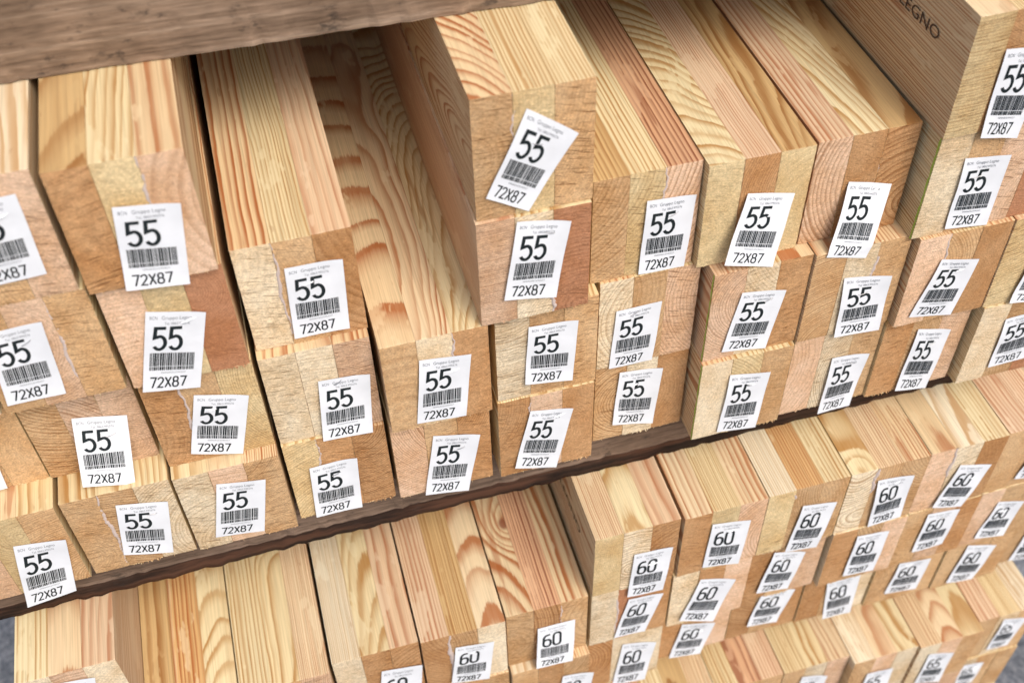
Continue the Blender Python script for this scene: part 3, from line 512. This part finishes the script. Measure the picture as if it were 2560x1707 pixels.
def autolabels():
    out = {}
    rows = {}
    for n in BEAMS:
        key = 'c' + n[-1] if n[0] == 'c' else n[0] + n[-1]
        rows.setdefault(key, []).append(n)
    rown = {'c4': 'top row of 55 stack', 'c3': 'third row up of 55 stack', 'c2': 'second row up of 55 stack', 'c1': 'bottom row of 55 stack', 'dA': 'top row of 60 stack', 'dB': 'middle row of 60 stack', 'dC': 'bottom row of 60 stack', 'eA': 'top row of 65 stack', 'eB': 'second row of 65 stack', 'eC': 'third row of 65 stack'}
    for key, ns in rows.items():
        vis = sorted([n for n in ns if n in LOOK], key=lambda n: BEAMS[n][0])
        for i, n in enumerate(vis):
            w = []
            for c in LOOK[n][0]:
                if TW[c] not in w: w.append(TW[c])
            o = 'rightmost' if i == len(vis) - 1 else ORD[min(i, 9)]
            out[n] = (' and '.join(w[:2]) + ' end, ' + rown[key] + ', ' + o)
    out.update(CUSTOM)
    return out
AUTO = autolabels()

nb = [0]
def make_beam(name, x, y, z):
    rr = random.Random(sum(ord(c) * (i + 3) for i, c in enumerate(name)))
    root = bpy.data.objects.new('pine_lumber', None); col.objects.link(root); root.location = (x, y, z); root.empty_display_size = .02
    ends, tops = LOOK.get(name, (''.join(rr.choice('tgpyb') for _ in range(3)), ''.join(rr.choice('cyoys') for _ in range(3))))
    number = {'c': '55', 'd': '60', 'e': '65', 'u': '50'}[name[0]]
    num = {'c': '55', 'd': '60', 'e': '65', 'u': '50'}[name[0]]
    if name in AUTO: lb = AUTO[name]; grp = 'beams of the %s stack' % num
    elif name[0] == 'u': lb = 'pine beam of the stack resting on the upper grey bearer'; grp = 'beams resting on the upper bearer'
    else: lb = {'55': 'pine beam at the far side of the upper stack, out of sight', '60': 'pine beam buried in the middle stack, its end out of sight', '65': 'pine beam deep in the lowest stack, its end out of sight'}[num]; grp = {'55': 'unseen beams, upper', '60': 'unseen beams, middle', '65': 'unseen beams, lowest'}[num]
    tag(root, lb, 'lumber', grp)
    for k in range(3):
        o = bpy.data.objects.new('board', BOARDS[rr.randrange(8)]); col.objects.link(o); o.parent = root
        o.location = (k * .0238 + .00035, rr.uniform(-.00035, .00035), 0)
        setup_board(o, name, k, ends[k], tops[k])
    if name in LABELS: build_label(root, (x, y, z), LABELS[name], num, rr)
    if name in GLUES:
        sm, a, b, wd = GLUES[name]; glue_line(root, sm * .0238 + .0003, a * H - .0004, b * H + .0004, wd, rr)
    if name in GREENS:
        vs = []; fs = []
        for i in range(30):
            zz = H * i / 29 * .998 + .0001; w = .0013 + rr.uniform(-.0005, .0006)
            vs += [(-.00012, .0002, zz), (-.00012, .0002 + w, zz)]
            if i: k = len(vs); fs.append((k - 4, k - 3, k - 1, k - 2))
        mesh_obj('green_edge_mark', vs, fs, GREEN, root)
    return root
for n, (x, y, z) in BEAMS.items(): make_beam(n, x, y, z)
# the stack above the upper bearer (it shades the tops)
for lv in range(2):
    for i in range(13):
        make_beam('u%d%d' % (lv, i), -.44 + i * .0731, .098 + .002 * ((i * 7) % 3), 4 * H + GAP + .0005 + lv * H)

# stamps on planed sides
def stamp(owner, txt, p0, p1, hgt, up, fx):
    """letters run from p0 to p1 in the plane x = const; up: +1 letters stand upright"""
    root = [o for o in col.objects if o.name.startswith('pine_lumber') and o.location.x == BEAMS[owner][0] or False]
    vs0, fs0 = text_polys(txt, 0, 1, 0, 1)
    bx, by, bz = BEAMS[owner]
    vs = []
    for (u, v) in vs0:
        yy = p0[0] + (p1[0] - p0[0]) * u; zz = p0[1] + (p1[1] - p0[1]) * u + (1 - v) * hgt * up
        vs.append((fx, yy - by, zz - bz))
    return vs, fs0
ROOTS = {}
for o in col.objects:
    if o.name.startswith('pine_lumber'):
        for n, p in BEAMS.items():
            if (o.location - Vector(p)).length < 1e-5: ROOTS[n] = o
vs, fs = stamp('c9L4', 'BCN GR.LEGNO', (.1235, .3115), (.0195, .3120), .0082, 1, -.00015)
mesh_obj('stamped_lettering', vs, fs, STAMP, ROOTS['c9L4'])
vs, fs = stamp('d6A', 'GR.LEGNO', (.080, -.1020), (-.002, -.1020), .0085, 1, -.00015)
mesh_obj('stamped_lettering', vs, fs, STAMP, ROOTS['d6A'])

# ---------------------------------------------------------------- bearers
def bearer(x0, x1, yf, dep, z0, z1, mat, label, slope=0., edge=True, seed=1):
    rr = random.Random(seed)
    root = bpy.data.objects.new('timber_bearer', None); col.objects.link(root); root.location = (x0, yf, z0); root.rotation_euler = (0, 0, math.atan(slope))
    tag(root, label, 'bearer', 'old timber bearers between the stacks')
    hh = z1 - z0; ch = .016 if edge else 0
    n = int((x1 - x0) / .006); vs, fs = [], []
    o1 = [rr.gauss(0, .0004) for _ in range(n + 1)]
    def sm(a):
        return [sum(a[max(0, i - 2):i + 3]) / len(a[max(0, i - 2):i + 3]) for i in range(len(a))]
    lo = sm(sm([rr.gauss(0, .0005) for _ in range(n + 1)]))
    for i in range(n + 1):
        xx = (x1 - x0) * i / n
        prof = [(0.0 + o1[i], ch + lo[i]), (0.0003, hh * .5), (0., hh), (dep, hh), (dep, 0), (.004, 0)] if edge else [(o1[i], .0 + abs(lo[i]) * .8), (.0002, hh * .5), (0, hh), (dep, hh), (dep, 0), (.004, .0)]
        for (yy, zz) in prof: vs.append((xx, yy, zz))
    for i in range(n):
        for j in range(6):
            a = i * 6 + j; b = i * 6 + (j + 1) % 6; fs.append((b, a, a + 6, b + 6))
    fs += [tuple(range(6)), tuple(range(n * 6 + 5, n * 6 - 1, -1))]
    mesh_obj('beam_body', vs, fs, mat, root)
    if edge:
        vs, fs = [], []
        for i in range(n + 1):
            xx = (x1 - x0) * i / n; o = rr.gauss(0, .0007)
            for (yy, zz) in ((-.0002 + o1[i], ch + lo[i] + .0006), (-.0012 + o * .5, ch * .55 + lo[i] * .3), (-.0006 + o, .0012 + abs(lo[i]) * .4), (.004, .0006)): vs.append((xx, yy, zz))
        for i in range(n):
            for j in range(3): a = i * 4 + j; fs.append((a + 1, a, a + 4, a + 5))
        mesh_obj('wane_edge', vs, fs, BARK, root, True)
    return root
e_ = .0004
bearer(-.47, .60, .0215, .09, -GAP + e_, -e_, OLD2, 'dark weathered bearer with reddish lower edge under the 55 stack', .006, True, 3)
bearer(-.47, .62, .0985, .09, 4 * H + e_, 4 * H + GAP, OLD, 'grey weathered timber lying across the top of the 55 stack', -.0375, False, 5)
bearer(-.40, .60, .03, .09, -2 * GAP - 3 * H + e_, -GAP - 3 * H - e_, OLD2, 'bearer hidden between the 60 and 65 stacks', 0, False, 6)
zb = -2 * GAP - 6 * H
for i, (yy, lab) in enumerate(((.06, 'front bearer on the asphalt under the lowest stack'), (.85, 'rear bearer on the asphalt under the lowest stack'))):
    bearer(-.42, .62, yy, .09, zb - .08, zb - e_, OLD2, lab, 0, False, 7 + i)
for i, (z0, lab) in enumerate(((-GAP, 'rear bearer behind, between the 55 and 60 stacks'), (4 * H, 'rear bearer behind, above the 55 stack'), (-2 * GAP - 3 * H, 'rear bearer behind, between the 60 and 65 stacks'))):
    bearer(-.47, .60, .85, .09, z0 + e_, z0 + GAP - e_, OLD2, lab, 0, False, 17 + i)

# ---------------------------------------------------------------- ground
T = NT('asphalt'); tc = T.n.new('ShaderNodeTexCoord'); P = tc.outputs['Object']
a = T.noise(P, 160, 3, .7); b = T.noise(P, 9, 4, .6)
c = T.ramp(a, [(.32, (.085, .095, .115)), (.5, (.165, .18, .205)), (.7, (.30, .31, .33))])
c = T.mix(1., c, T.ramp(b, [(.3, .72), (.7, 1.25)]), 'MULTIPLY')
T.link(c, T.b.inputs['Base Color']); T.b.inputs['Roughness'].default_value = .9
bp = T.n.new('ShaderNodeBump'); bp.inputs['Strength'].default_value = .6; bp.inputs['Distance'].default_value = .004
T.link(a, bp.inputs['Height']); T.link(bp.outputs[0], T.b.inputs['Normal'])
g = mesh_obj('ground', [(-30, -30, zb - .08), (30, -30, zb - .08), (30, 30, zb - .08), (-30, 30, zb - .08)], [(0, 1, 2, 3)], T.m)
tag(g, 'grey asphalt ground around the timber stacks', 'ground', kind='structure')
